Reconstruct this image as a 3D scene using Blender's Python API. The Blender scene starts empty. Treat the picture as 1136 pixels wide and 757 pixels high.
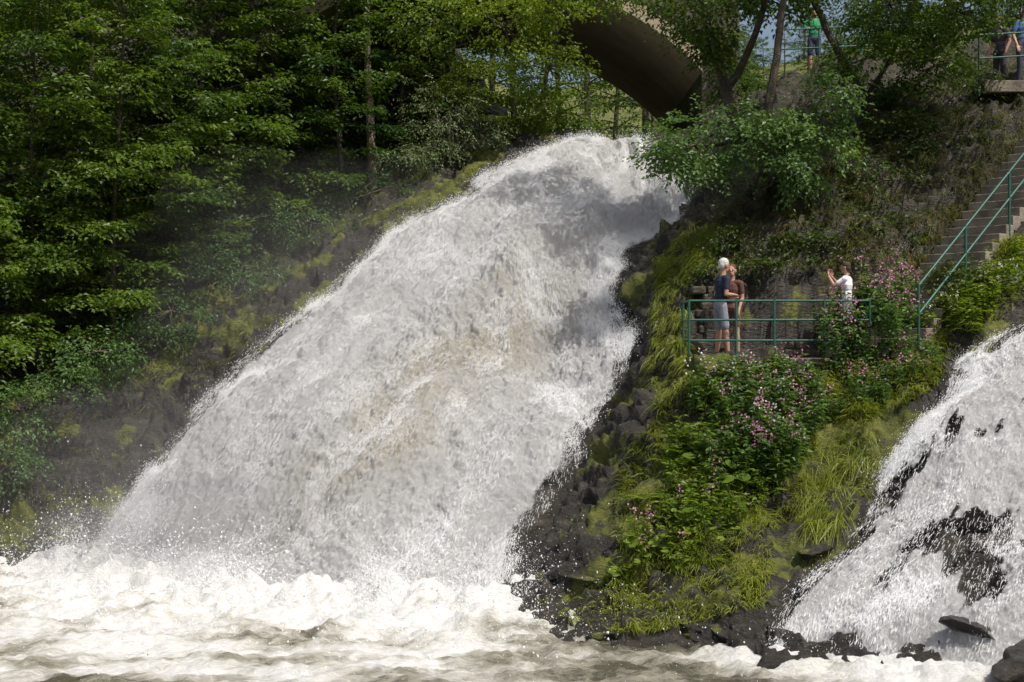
import bpy, math, random
import numpy as np
from mathutils import Vector
from mathutils.bvhtree import BVHTree
rng=np.random.default_rng(7); random.seed(7)
F=1577.8; CX=568.; CY=378.5; HC=4.1
def W(u,v,Y): return np.array([(u-CX)/F*Y, Y, HC+(CY-v)/F*Y])
COL=bpy.context.scene.collection
# ------------------------------------------------------------ noise
_p=rng.permutation(256); perm=np.concatenate([_p,_p])
grad=rng.normal(size=(256,3)); grad/=np.linalg.norm(grad,axis=1)[:,None]
def pn(p):
    p=np.asarray(p,float); i=np.floor(p).astype(int); f=p-i; i&=255
    w=f*f*f*(f*(f*6-15)+10); res=np.zeros(len(p))
    for dx in (0,1):
        wx=w[:,0] if dx else 1-w[:,0]
        for dy in (0,1):
            wy=w[:,1] if dy else 1-w[:,1]
            for dz in (0,1):
                wz=w[:,2] if dz else 1-w[:,2]
                h=perm[(perm[(perm[(i[:,0]+dx)&255]+i[:,1]+dy)&255]+i[:,2]+dz)&255]
                d=(grad[h]*(f-np.array([dx,dy,dz]))).sum(1)
                res+=wx*wy*wz*d
    return res*1.6
def fbm(p,o=4,g=.5):
    a=1.;s=0;q=np.array(p,float)
    for k in range(o):
        s=s+a*pn(q+k*17.3); a*=g; q=q*2.03
    return s
def ridg(p,o=3):
    a=1.;s=0;q=np.array(p,float)
    for k in range(o):
        s=s+a*(1-2*np.abs(pn(q+k*9.1))); a*=.5; q=q*2.1
    return s-.8
def sst(a,b,x):
    t=np.clip((x-a)/(b-a),0,1); return t*t*(3-2*t)
# ------------------------------------------------------------ mesh helpers
def mesh_np(name,verts,faces,mats,attrs=None,smooth=False,matidx=None,uv=None):
    me=bpy.data.meshes.new(name); verts=np.asarray(verts,np.float32); faces=np.asarray(faces,np.int32)
    me.vertices.add(len(verts)); me.vertices.foreach_set('co',verts.ravel())
    K=faces.shape[1]; me.loops.add(faces.size); me.loops.foreach_set('vertex_index',faces.ravel())
    me.polygons.add(len(faces)); me.polygons.foreach_set('loop_start',np.arange(len(faces),dtype=np.int32)*K)
    me.update(calc_edges=True)
    for m in (mats if isinstance(mats,list) else [mats]): me.materials.append(m)
    if matidx is not None: me.polygons.foreach_set('material_index',np.asarray(matidx,np.int32))
    me.polygons.foreach_set('use_smooth',np.full(len(faces),smooth))
    if attrs:
        for k,a in attrs.items():
            at=me.attributes.new(k,'FLOAT','POINT'); at.data.foreach_set('value',np.asarray(a,np.float32))
    if uv is not None:
        l=me.uv_layers.new(name='UVMap'); l.data.foreach_set('uv',np.asarray(uv,np.float32)[faces.ravel()].ravel())
    me.update()
    ob=bpy.data.objects.new(name,me); COL.objects.link(ob); return ob
class Acc:
    def __init__(s): s.v=[];s.f=[];s.t=[];s.m=[];s.n=0
    def add(s,v,f,t,m):
        s.v.append(v); s.f.append(f+s.n); s.t.append(np.broadcast_to(t,(len(v),)).astype(float)); s.m.append(np.full(len(f),m)); s.n+=len(v)
    def build(s,name,mats,smooth=False):
        return mesh_np(name,np.concatenate(s.v),np.concatenate(s.f),mats,{'tint':np.concatenate(s.t)},smooth,np.concatenate(s.m))
def nz(a): return a/np.maximum(np.linalg.norm(a,axis=-1,keepdims=True),1e-9)
def tube(acc,pts,rad,n=7,m=0,t=.5,cap=False):
    pts=np.asarray(pts,float); k=len(pts); rad=np.broadcast_to(rad,(k,))
    T=nz(np.gradient(pts,axis=0)); ref=np.array([0,0,1.]) if abs(T[:,2]).mean()<.9 else np.array([1.,0,0])
    A=nz(np.cross(T,ref)); B=np.cross(T,A); th=np.arange(n)/n*2*np.pi
    V=(pts[:,None]+rad[:,None,None]*(A[:,None]*np.cos(th)[None,:,None]+B[:,None]*np.sin(th)[None,:,None])).reshape(-1,3)
    i=np.arange(k-1)[:,None]*n; j=np.arange(n)[None]; j2=(j+1)%n
    Fq=np.stack([i+j,i+j2,i+n+j2,i+n+j],-1).reshape(-1,4)
    acc.add(V,Fq,t,m)
def leaves(acc,pos,ax,nr,L,Wd,tint,m=1,fold=.12):
    ax=nz(ax); side=nz(np.cross(ax,nr)); up=np.cross(side,ax)
    L=np.broadcast_to(L,(len(pos),))[:,None]; Wd=np.broadcast_to(Wd,(len(pos),))[:,None]
    v0=pos; v2=pos+ax*L-up*L*.12
    v1=pos+ax*L*.42+side*Wd*.5+up*L*fold; v3=pos+ax*L*.42-side*Wd*.5+up*L*fold
    V=np.stack([v0,v1,v2,v3],1).reshape(-1,3)
    Fq=np.arange(len(pos)*4).reshape(-1,4)
    acc.add(V,Fq,np.repeat(tint,4),m)
def twig_leaves(acc,O,D,L,sp=.05,leafL=.09,leafW=.05,tb=.5,droop=.25,m=1,flat=.35):
    D=nz(D); cnt=np.maximum((L/sp).astype(int),3); idx=np.repeat(np.arange(len(O)),cnt)
    N=len(idx); first=np.repeat(np.cumsum(cnt)-cnt,cnt); k=np.arange(N)-first
    t=(k+.5)/cnt[idx]; sg=np.where(k%2,1.,-1.)
    up=np.array([0,0,1.]); side=nz(np.cross(D,up)+1e-4)[idx]; d=D[idx]; l=L[idx]
    wid=(1-t*.7)*.16*l*rng.uniform(.1,1,N)
    pos=O[idx]+d*(t*l)[:,None]+side*(sg*wid)[:,None]+np.array([0,0,-1.])*(droop*t*t*l)[:,None]+rng.normal(size=(N,3))*.025
    ax=d*.7+side*sg[:,None]*.8+rng.normal(size=(N,3))*.25; ax[:,2]-=.25
    nr=np.array([0,0,1.])+d*.2+rng.normal(size=(N,3))*flat
    tw=np.broadcast_to(tb,(len(O),))+rng.normal(size=len(O))*.12
    tint=np.clip(tw[idx]+rng.normal(size=N)*.12,0,1)
    s=rng.uniform(.7,1.2,N)
    leaves(acc,pos,ax,nr,leafL*s,leafW*s,tint,m)
# ------------------------------------------------------------ materials
def newmat(name):
    m=bpy.data.materials.new(name); m.use_nodes=True; nt=m.node_tree; nt.nodes.clear()
    o=nt.nodes.new('ShaderNodeOutputMaterial'); return m,nt,o
def N(nt,t,**k):
    n=nt.nodes.new(t)
    for a,b in k.items():
        if a in n.bl_rna.properties: setattr(n,a,b)
        else: n.inputs[a.replace('_',' ')].default_value=b
    return n
def ramp(nt,fac,stops):
    r=nt.nodes.new('ShaderNodeValToRGB'); e=r.color_ramp.elements
    while len(e)<len(stops): e.new(.5)
    for x,(p,c) in zip(e,stops): x.position=p; x.color=(*c,1) if len(c)==3 else c
    nt.links.new(fac,r.inputs['Fac']); return r.outputs['Color']
def leafmat(name,dark,light,trans=.35,rough=.45,tc=(1.5,1.5,.6,1)):
    m,nt,o=newmat(name); a=N(nt,'ShaderNodeAttribute',attribute_name='tint')
    c=ramp(nt,a.outputs['Fac'],[(0,dark),(1,light)])
    p=N(nt,'ShaderNodeBsdfPrincipled',Roughness=rough); p.inputs['Specular IOR Level'].default_value=.35
    nt.links.new(c,p.inputs['Base Color'])
    tr=N(nt,'ShaderNodeBsdfTranslucent'); g=N(nt,'ShaderNodeMix',data_type='RGBA',blend_type='MULTIPLY'); g.inputs[0].default_value=1
    nt.links.new(c,g.inputs[6]); g.inputs[7].default_value=tc; nt.links.new(g.outputs[2],tr.inputs['Color'])
    mx=N(nt,'ShaderNodeMixShader'); mx.inputs[0].default_value=trans
    nt.links.new(p.outputs[0],mx.inputs[1]); nt.links.new(tr.outputs[0],mx.inputs[2]); nt.links.new(mx.outputs[0],o.inputs[0]); return m
def simple(name,c1,c2,scale=6,rough=.7,bump=.3,bscale=25,metal=0,spec=.4):
    m,nt,o=newmat(name); tc=N(nt,'ShaderNodeTexCoord'); n=N(nt,'ShaderNodeTexNoise',Scale=scale,Detail=6.)
    nt.links.new(tc.outputs['Object'],n.inputs['Vector'])
    c=ramp(nt,n.outputs['Fac'],[(.3,c1),(.7,c2)])
    p=N(nt,'ShaderNodeBsdfPrincipled',Roughness=rough,Metallic=metal); p.inputs['Specular IOR Level'].default_value=spec
    nt.links.new(c,p.inputs['Base Color'])
    n2=N(nt,'ShaderNodeTexNoise',Scale=bscale,Detail=5.); nt.links.new(tc.outputs['Object'],n2.inputs['Vector'])
    b=N(nt,'ShaderNodeBump',Strength=bump,Distance=.05); nt.links.new(n2.outputs['Fac'],b.inputs['Height']); nt.links.new(b.outputs[0],p.inputs['Normal'])
    nt.links.new(p.outputs[0],o.inputs[0]); return m
M_leaf=leafmat('beech_leaf',(.026,.064,.009),(.125,.195,.020),.38)
M_leafY=leafmat('yellow_green_leaf',(.07,.13,.014),(.21,.28,.03),.42)  # paler, yellower leaf green shared by several plants
M_leafB=leafmat('alder_leaf',(.04,.095,.028),(.14,.23,.065),.33)
M_leafG=leafmat('willow_leaf',(.08,.12,.055),(.20,.26,.13),.3)
M_leafD=leafmat('ivy_leaf',(.02,.045,.010),(.08,.12,.022),.3)
M_grass=leafmat('grass_blade',(.06,.10,.012),(.235,.27,.03),.40)
M_dry=leafmat('dry_grass_blade',(.06,.055,.02),(.19,.145,.055),.3)
M_bark=simple('bark',(.03,.025,.018),(.09,.075,.05),7,.9,.6,30)
M_barkL=simple('pale_bark',(.12,.10,.07),(.27,.23,.17),5,.85,.5,25)
M_pink=leafmat('balsam_flower',(.50,.18,.34),(.70,.38,.54),.4,.5,(1.2,1,1.1,1))
M_white=leafmat('white_flower',(.6,.6,.55),(.8,.8,.75),.3,.5,(1,1,1,1))
M_green=simple('green_rail_paint',(.015,.08,.06),(.025,.11,.085),9,.45,.1,40)
M_conc=simple('concrete',(.12,.10,.08),(.26,.23,.18),3,.85,.4,20)
M_soff=simple('bridge_concrete',(.30,.24,.17),(.42,.34,.25),1.2,.9,.4,8)
M_stone=simple('wall_stone',(.03,.028,.02),(.11,.092,.066),3.5,.85,.6,14)
def rockmat(name):
    m,nt,o=newmat(name); tc=N(nt,'ShaderNodeTexCoord')
    mp=N(nt,'ShaderNodeMapping'); mp.inputs['Scale'].default_value=(1,1,2.6); mp.inputs['Rotation'].default_value=(.3,.35,0)
    nt.links.new(tc.outputs['Object'],mp.inputs['Vector'])
    n=N(nt,'ShaderNodeTexNoise',Scale=2.2,Detail=9.,Roughness=.62); nt.links.new(mp.outputs[0],n.inputs['Vector'])
    rc=ramp(nt,n.outputs['Fac'],[(.3,(.010,.009,.008)),(.52,(.030,.026,.020)),(.75,(.080,.067,.050))])
    am=N(nt,'ShaderNodeAttribute',attribute_name='moss'); asl=N(nt,'ShaderNodeAttribute',attribute_name='soil')
    n2=N(nt,'ShaderNodeTexNoise',Scale=3.5,Detail=8.,Roughness=.65); nt.links.new(tc.outputs['Object'],n2.inputs['Vector'])
    mc=ramp(nt,n2.outputs['Fac'],[(.3,(.035,.05,.008)),(.7,(.17,.18,.02))])
    sc=ramp(nt,n2.outputs['Fac'],[(.3,(.014,.014,.006)),(.7,(.060,.050,.022))])
    def fac(attr):
        ad=N(nt,'ShaderNodeMath',operation='ADD'); nt.links.new(attr.outputs['Fac'],ad.inputs[0]); nt.links.new(n2.outputs['Fac'],ad.inputs[1])
        mr=N(nt,'ShaderNodeMapRange'); mr.inputs['From Min'].default_value=.95; mr.inputs['From Max'].default_value=1.12
        nt.links.new(ad.outputs[0],mr.inputs['Value']); return mr.outputs[0]
    m1=N(nt,'ShaderNodeMix',data_type='RGBA'); nt.links.new(fac(asl),m1.inputs[0]); nt.links.new(rc,m1.inputs[6]); nt.links.new(sc,m1.inputs[7])
    m2=N(nt,'ShaderNodeMix',data_type='RGBA'); nt.links.new(fac(am),m2.inputs[0]); nt.links.new(m1.outputs[2],m2.inputs[6]); nt.links.new(mc,m2.inputs[7])
    p=N(nt,'ShaderNodeBsdfPrincipled',Roughness=.5); nt.links.new(m2.outputs[2],p.inputs['Base Color'])
    ra=N(nt,'ShaderNodeMath',operation='MULTIPLY_ADD'); nt.links.new(am.outputs['Fac'],ra.inputs[0]); ra.inputs[1].default_value=.5; ra.inputs[2].default_value=.34; nt.links.new(ra.outputs[0],p.inputs['Roughness'])
    n3=N(nt,'ShaderNodeTexNoise',Scale=7.,Detail=9.,Roughness=.7); nt.links.new(mp.outputs[0],n3.inputs['Vector'])
    b=N(nt,'ShaderNodeBump',Strength=1.,Distance=.12); nt.links.new(n3.outputs['Fac'],b.inputs['Height']); nt.links.new(b.outputs[0],p.inputs['Normal'])
    nt.links.new(p.outputs[0],o.inputs[0]); return m
M_rock=rockmat('wet_rock')
def fallmat(name,stretch=(5,1.6,1),tw=.42,ak=6.,fsc=11.):
    m,nt,o=newmat(name); uv=N(nt,'ShaderNodeUVMap'); uv.uv_map='UVMap'
    mp=N(nt,'ShaderNodeMapping'); mp.inputs['Scale'].default_value=stretch; nt.links.new(uv.outputs[0],mp.inputs['Vector'])
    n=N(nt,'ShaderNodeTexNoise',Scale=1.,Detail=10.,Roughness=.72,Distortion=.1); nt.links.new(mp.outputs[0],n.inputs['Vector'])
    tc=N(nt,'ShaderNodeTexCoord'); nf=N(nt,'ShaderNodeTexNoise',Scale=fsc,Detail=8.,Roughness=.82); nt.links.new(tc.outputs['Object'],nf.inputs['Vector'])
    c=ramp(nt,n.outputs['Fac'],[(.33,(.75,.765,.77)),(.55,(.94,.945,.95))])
    ac=N(nt,'ShaderNodeAttribute',attribute_name='cream')
    ad=N(nt,'ShaderNodeMath',operation='MULTIPLY'); nt.links.new(ac.outputs['Fac'],ad.inputs[0])
    cr=ramp(nt,nf.outputs['Fac'],[(.40,(1,1,1)),(.60,(.1,.1,.1))]); nt.links.new(cr,ad.inputs[1])
    mx=N(nt,'ShaderNodeMix',data_type='RGBA'); nt.links.new(ad.outputs[0],mx.inputs[0]); nt.links.new(c,mx.inputs[6]); mx.inputs[7].default_value=(.56,.49,.29,1)
    hs=N(nt,'ShaderNodeMath',operation='MULTIPLY_ADD'); nt.links.new(nf.outputs['Fac'],hs.inputs[0]); hs.inputs[1].default_value=2.0; nt.links.new(n.outputs['Fac'],hs.inputs[2])
    b=N(nt,'ShaderNodeBump',Strength=.9,Distance=.09); nt.links.new(hs.outputs[0],b.inputs['Height'])
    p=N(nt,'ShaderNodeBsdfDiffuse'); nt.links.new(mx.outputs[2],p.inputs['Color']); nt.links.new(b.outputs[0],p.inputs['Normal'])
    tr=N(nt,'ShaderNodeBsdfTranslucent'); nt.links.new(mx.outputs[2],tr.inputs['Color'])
    ms=N(nt,'ShaderNodeMixShader'); ms.inputs[0].default_value=tw; nt.links.new(p.outputs[0],ms.inputs[1]); nt.links.new(tr.outputs[0],ms.inputs[2])
    ads=N(nt,'ShaderNodeAttribute',attribute_name='dens')
    av=N(nt,'ShaderNodeMath',operation='MULTIPLY_ADD'); nt.links.new(nf.outputs['Fac'],av.inputs[0]); av.inputs[1].default_value=.5
    hv=N(nt,'ShaderNodeMath',operation='MULTIPLY'); nt.links.new(n.outputs['Fac'],hv.inputs[0]); hv.inputs[1].default_value=.6; nt.links.new(hv.outputs[0],av.inputs[2])
    sb=N(nt,'ShaderNodeMath',operation='SUBTRACT'); nt.links.new(ads.outputs['Fac'],sb.inputs[0]); nt.links.new(av.outputs[0],sb.inputs[1])
    ma=N(nt,'ShaderNodeMath',operation='MULTIPLY_ADD',use_clamp=True); nt.links.new(sb.outputs[0],ma.inputs[0]); ma.inputs[1].default_value=ak; ma.inputs[2].default_value=.4
    tp=N(nt,'ShaderNodeBsdfTransparent'); mo=N(nt,'ShaderNodeMixShader'); nt.links.new(ma.outputs[0],mo.inputs[0]); nt.links.new(tp.outputs[0],mo.inputs[1]); nt.links.new(ms.outputs[0],mo.inputs[2])
    nt.links.new(mo.outputs[0],o.inputs[0]); return m
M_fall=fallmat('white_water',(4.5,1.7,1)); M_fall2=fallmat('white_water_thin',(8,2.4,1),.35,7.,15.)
def dropmat():
    m,nt,o=newmat('spray_drop'); p=N(nt,'ShaderNodeBsdfDiffuse'); p.inputs[0].default_value=(.92,.93,.94,1); t=N(nt,'ShaderNodeBsdfTranslucent'); t.inputs[0].default_value=(.92,.93,.94,1)
    x=N(nt,'ShaderNodeMixShader'); x.inputs[0].default_value=.5; nt.links.new(p.outputs[0],x.inputs[1]); nt.links.new(t.outputs[0],x.inputs[2]); nt.links.new(x.outputs[0],o.inputs[0]); return m
M_drop=dropmat()
def poolmat():
    m,nt,o=newmat('river_water'); tc=N(nt,'ShaderNodeTexCoord')
    mp=N(nt,'ShaderNodeMapping'); mp.inputs['Scale'].default_value=(1,2.0,1); nt.links.new(tc.outputs['Object'],mp.inputs['Vector'])
    n=N(nt,'ShaderNodeTexNoise',Scale=1.7,Detail=10.,Roughness=.74,Distortion=1.2); nt.links.new(mp.outputs[0],n.inputs['Vector'])
    a=N(nt,'ShaderNodeAttribute',attribute_name='foam')
    ad=N(nt,'ShaderNodeMath',operation='ADD'); nt.links.new(a.outputs['Fac'],ad.inputs[0]); nt.links.new(n.outputs['Fac'],ad.inputs[1])
    mr=N(nt,'ShaderNodeMapRange'); mr.inputs['From Min'].default_value=.72; mr.inputs['From Max'].default_value=1.20; nt.links.new(ad.outputs[0],mr.inputs['Value'])
    cc=ramp(nt,mr.outputs[0],[(0,(.10,.095,.062)),(.4,(.34,.325,.26)),(.75,(.68,.675,.62)),(1,(.82,.82,.80))])
    p=N(nt,'ShaderNodeBsdfPrincipled',Roughness=.12); nt.links.new(cc,p.inputs['Base Color'])
    rr=N(nt,'ShaderNodeMath',operation='MULTIPLY_ADD'); nt.links.new(mr.outputs[0],rr.inputs[0]); rr.inputs[1].default_value=.5; rr.inputs[2].default_value=.15; nt.links.new(rr.outputs[0],p.inputs['Roughness'])
    n3=N(nt,'ShaderNodeTexNoise',Scale=5.,Detail=9.,Roughness=.72); nt.links.new(mp.outputs[0],n3.inputs['Vector'])
    b=N(nt,'ShaderNodeBump',Strength=1.,Distance=.13); nt.links.new(n3.outputs['Fac'],b.inputs['Height']); nt.links.new(b.outputs[0],p.inputs['Normal'])
    nt.links.new(p.outputs[0],o.inputs[0]); return m
M_pool=poolmat()
# ------------------------------------------------------------ terrain control survey
Lc=[(650,157,36.5),(600,170,36),(540,200,34.6),(480,235,33.2),(420,272,32),(340,345,30.2),(270,403,29),(215,462,28.1),(165,532,27.4),(125,585,26.8),(95,622,26.4)]
Rc=[(722,155,36.5),(768,200,34.0),(765,235,32.5),(705,285,31.0),(685,330,29.6),(703,372,28.4),(688,430,27.0),(662,485,25.8),(625,560,24.0),(592,615,22.8),(552,672,21.9)]
L2=[(1140,345,24.8),(1110,368,24.4),(1065,400,23.9),(1048,445,23.2),(1010,475,22.7),(985,520,22.0),(950,590,20.7),(900,640,19.8),(862,685,19.0),(845,735,18.1)]
R2=[(1330,335,24.8),(1310,368,24.2),(1290,400,23.5),(1270,445,22.5),(1250,480,21.8),(1235,530,20.9),(1215,600,19.7),(1195,650,18.9),(1175,700,18.2),(1140,752,17.3)]
C=Lc+Rc+L2+R2
C+=[(560,300,30.5),(450,450,26.8),(380,600,24),(600,230,33),(650,200,34.5),(560,480,25.5),(300,560,25.5),(450,660,22.6),(330,650,23.4),(200,635,24.9)]
C+=[(0,560,27.2),(0,480,28.5),(100,520,28.2),(40,600,26.8),(0,625,26.1),(-150,600,26.5),(150,450,29.5),(230,370,31),(320,300,33),(400,240,34.8),(470,200,36.5),(540,165,38),(600,140,40),
 (0,400,31),(100,350,33),(200,280,36),(0,250,38),(300,180,40),(400,120,43),(100,100,48),(0,0,50),(300,0,52),(500,50,48),(-200,450,30),(-200,200,38)]
C+=[(800,200,31),(780,260,29.5),(750,300,28),(745,360,26.8),(770,405,25.0),(860,398,25.0),(940,388,25.3),(820,300,26.9),(940,270,27.1),(860,200,29),(900,120,31.5),(820,130,32.5),(1000,200,28.5),(1000,110,31),
 (900,85,38),(1130,95,31.5),(1130,205,28.2),(1050,300,27),(1136,310,26),(1050,345,25.3),(1100,356,24.6),(1000,400,24.3),(900,430,24.2),(800,440,24),(730,450,24.6),(700,520,23.6),(680,560,22.8),(660,610,21.6),
 (620,660,21),(600,695,20.3),(700,680,20.4),(750,600,21.3),(850,560,22),(850,640,20.2),(900,500,23),(950,555,21.8),(980,480,23.4),(1040,420,24.2),(700,712,19.3),(800,718,19.0),(850,725,18.7),(900,620,20.5)]
CP=[W(*c) for c in C]
CP+=[np.array(p,float) for p in [(2.5,40,8.7),(2.5,50,8.8),(2.5,62,9.0),(-2,44,10.2),(7.5,42,11.0),(7.5,50,10.8),(8,60,10.8),(14,40,11.6),(14,60,11.5),(20,34,12),(14,31.5,10.2),(-3,60,13),
 (20,25,7),(15,23,5),(13,19,1.5),(22,17,2),(13,15,-.2),(30,30,12),(-25,27,3),(-25,35,10),(-25,50,18),(-10,60,19),(30,60,13),
 (0,17,-.7),(-8,20,-.8),(-15,20,-.8),(6,15,-.7),(-15,10,-.8),(0,8,-.8),(12,8,-.7),(25,8,1),(-5,22,-.7),(-25,10,-.8),(3.1,17.2,-.55),(5,16.7,-.6),(6.6,16.2,-.5),(1.5,18,-.5)]]
CP=np.array(CP)
def U(r2): return np.where(r2>0,r2*np.log(np.maximum(r2,1e-12)),0)
n=len(CP); XY=CP[:,:2]/10.
d2=((XY[:,None]-XY[None])**2).sum(-1); K=U(d2)+np.eye(n)*.002; P=np.c_[np.ones(n),XY]
A=np.block([[K,P],[P.T,np.zeros((3,3))]]); sol=np.linalg.solve(A,np.r_[CP[:,2],0,0,0])
S0=np.array([6.7,25.3,4.12]); S1=np.array([12.3,30.0,9.64]); NST=31
def Z0(x,y):
    xc=np.clip(x,-30,32); yc=np.clip(y,6,64); q=np.c_[xc,yc]/10.; out=np.empty(len(x))
    for i in range(0,len(x),20000):
        qq=q[i:i+20000]; dd=((qq[:,None]-XY[None])**2).sum(-1); out[i:i+20000]=U(dd)@sol[:n]+sol[n]+qq@sol[n+1:]
    out=np.maximum(out,-1.)
    far=np.maximum(y-64,0)/190.; hill=37*sst(0,1,far)*(.93+.07*np.sin(x/37.)+.03*np.sin(x/11.+1))
    sl=np.maximum(-x-30,0)*.35+np.maximum(x-32,0)*.15
    return out+hill+np.minimum(sl,40)
def carve(x,y,z):
    inp=sst(3.0,3.2,x)*(1-sst(6.9,7.2,x))*sst(24.95,25.1,y)*(1-sst(26.3,26.5,y))
    z=z*(1-inp)+(3.62)*inp
    d=S1[:2]-S0[:2]; L=np.hypot(*d); d=d/L; t=((x-S0[0])*d[0]+(y-S0[1])*d[1])/L; w=np.abs((x-S0[0])*d[1]-(y-S0[1])*d[0])
    sz=S0[2]+np.clip(t,0,1)*(S1[2]-S0[2])-.32
    ins=(1-sst(.75,1.1,w))*sst(-.05,0,t)*(1-sst(1.0,1.1,t))
    return z*(1-ins)+sz*ins, np.maximum(inp,ins)
def catmull(P,t):
    P=np.vstack([2*P[0]-P[1],P,2*P[-1]-P[-2]]); k=len(P)-3; x=np.clip(t,0,1)*k; i=np.minimum(x.astype(int),k-1); f=(x-i)[:,None]
    a,b,c,d=P[i],P[i+1],P[i+2],P[i+3]
    return .5*((2*b)+(c-a)*f+(2*a-5*b+4*c-d)*f**2+(3*b-3*c+d-a)*f**3)
Lw=np.vstack([[[.5,42,8.7]]]+[[W(*c)] for c in Lc]); Rw=np.vstack([[[4.2,42,8.7]]]+[[W(*c)] for c in Rc])
L2w=np.array([W(*c) for c in L2]); R2w=np.array([W(*c) for c in R2])
BOW=np.array([-.75,-1.35])
def inpoly(px,py,poly):
    r=np.zeros(len(px),bool); j=len(poly)-1
    for i in range(len(poly)):
        xi,yi=poly[i];xj,yj=poly[j]
        c=((yi>py)!=(yj>py))&(px<(xj-xi)*(py-yi)/((yj-yi)+1e-12)+xi); r^=c; j=i
    return r
bot=[tuple(Lw[-1,:2]*(1-q)+Rw[-1,:2]*q+BOW*math.sin(math.pi*q)**.7) for q in (.1,.25,.4,.5,.6,.75,.9)]
fp1=[tuple(p[:2]) for p in Lw]+bot+[tuple(p[:2]) for p in Rw[::-1]]
fp2=[tuple(p[:2]) for p in L2w]+[tuple(p[:2]) for p in R2w[::-1]]
def axis(lo,hi,st,a,b,ext):
    c=np.arange(lo,hi,st); g=[hi]; s=st
    while g[-1]<b: s*=ext; g.append(g[-1]+s)
    h=[lo]; s=st
    while h[-1]>a: s*=ext; h.append(h[-1]-s)
    return np.concatenate([h[::-1][:-1],c,g])
xs=axis(-12.5,12.5,.06,-320,320,1.12); ys=axis(17,38,.06,-30,420,1.1)
X,Y=np.meshgrid(xs,ys); x=X.ravel(); y=Y.ravel()
z=Z0(x,y); zc,cm=carve(x,y,z)
G2=zc.reshape(X.shape); gy,gx=np.gradient(G2,ys,xs); nrm=nz(np.stack([-gx,-gy,np.ones_like(gx)],-1)).reshape(-1,3)
in1=inpoly(x,y,fp1); in2=inpoly(x,y,fp2); ins=(in1|in2).astype(float)
amp=.32*(1-cm)*sst(-.9,-.1,z)*(1-sst(60,70,y))
amp=np.where(in1,amp*.3,amp)
pp=np.c_[x,y,zc]
str_=np.c_[x*.5+zc*.35, y*.6, zc*1.9-x*.45]
sq=zc*1.5-x*.5+y*.25+.9*fbm(pp*.6,3); saw=sq-np.floor(sq); sq2=zc*3.7+x*.9+1.1*fbm(pp*1.1+4,3); saw2=sq2-np.floor(sq2)
disp=amp*(.7*fbm(pp*.75,4)+.45*ridg(str_*1.1,3)+.15*fbm(pp*5,3)+.70*(saw-.5)+.45*(saw2-.5))
V=pp+nrm*disp[:,None]; V[:,2]-=np.where(in1,.26,0)+np.where(in2,.18,0); V[:,2]-=.35*in1*(1-sst(.3,1.4,zc))
ny,nx=X.shape; ii=(np.arange(ny-1)[:,None]*nx+np.arange(nx-1)[None]).ravel()
Fg=np.stack([ii,ii+1,ii+nx+1,ii+nx],-1)
slope=1-nrm[:,2]; mossn=fbm(pp*.9+5,3)
moss=np.where(x<0, .20+.80*mossn, .26+.65*mossn)*sst(.1,.35,z+.0)
moss=np.clip(moss+.2*(1-slope),0,.7)
soil=np.where((y>26.6)&(x>3.6),.7,0.)+np.where((x<0)&(zc>5.5)&(y>33),.5,0)+np.where(y>40,.6,0)+np.where((x>6)&(y>24),.5,0)
moss=np.where(ins>0,0,moss); moss=np.where((y>26.6)&(x>3.6),moss*.5,moss); moss=np.where(y>62,.7,moss)
terrain=mesh_np('rocky_ground',V,Fg,M_rock,{'moss':moss,'soil':np.clip(soil,0,.7)},True)
sel=np.flatnonzero(((x[Fg[:,0]]>-16)&(x[Fg[:,0]]<16)&(y[Fg[:,0]]<60)&(y[Fg[:,0]]>12)))
bvh=BVHTree.FromPolygons([tuple(p) for p in V.tolist()],Fg[sel].tolist(),all_triangles=False)
CAM=Vector((0,0,HC))
def G(u,v):
    d=Vector(((u-CX)/F,1,(CY-v)/F)).normalized(); r=bvh.ray_cast(CAM,d,200)
    return (np.array(r[0]),np.array(r[1])) if r[0] is not None else (None,None)
def ground(x,y):
    r=bvh.ray_cast(Vector((x,y,80)),Vector((0,0,-1)),200)
    return r[0].z if r[0] is not None else float(Z0(np.array([x]),np.array([y]))[0])
def scatter(poly,nn):
    P_=np.array(poly,float); lo=P_.min(0); hi=P_.max(0); out=[];no=[]; tries=0; pl=[tuple(q) for q in poly]
    while len(out)<nn and tries<8:
        tries+=1; a=rng.uniform(lo[0],hi[0],nn); b=rng.uniform(lo[1],hi[1],nn); k=inpoly(a,b,pl)
        for aa,bb in zip(a[k],b[k]):
            if len(out)>=nn: break
            p,q=G(aa,bb)
            if p is None or p[2]<.05: continue
            if q[2]<0: q=-q
            out.append(p); no.append(q)
    return np.array(out),np.array(no)
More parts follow.
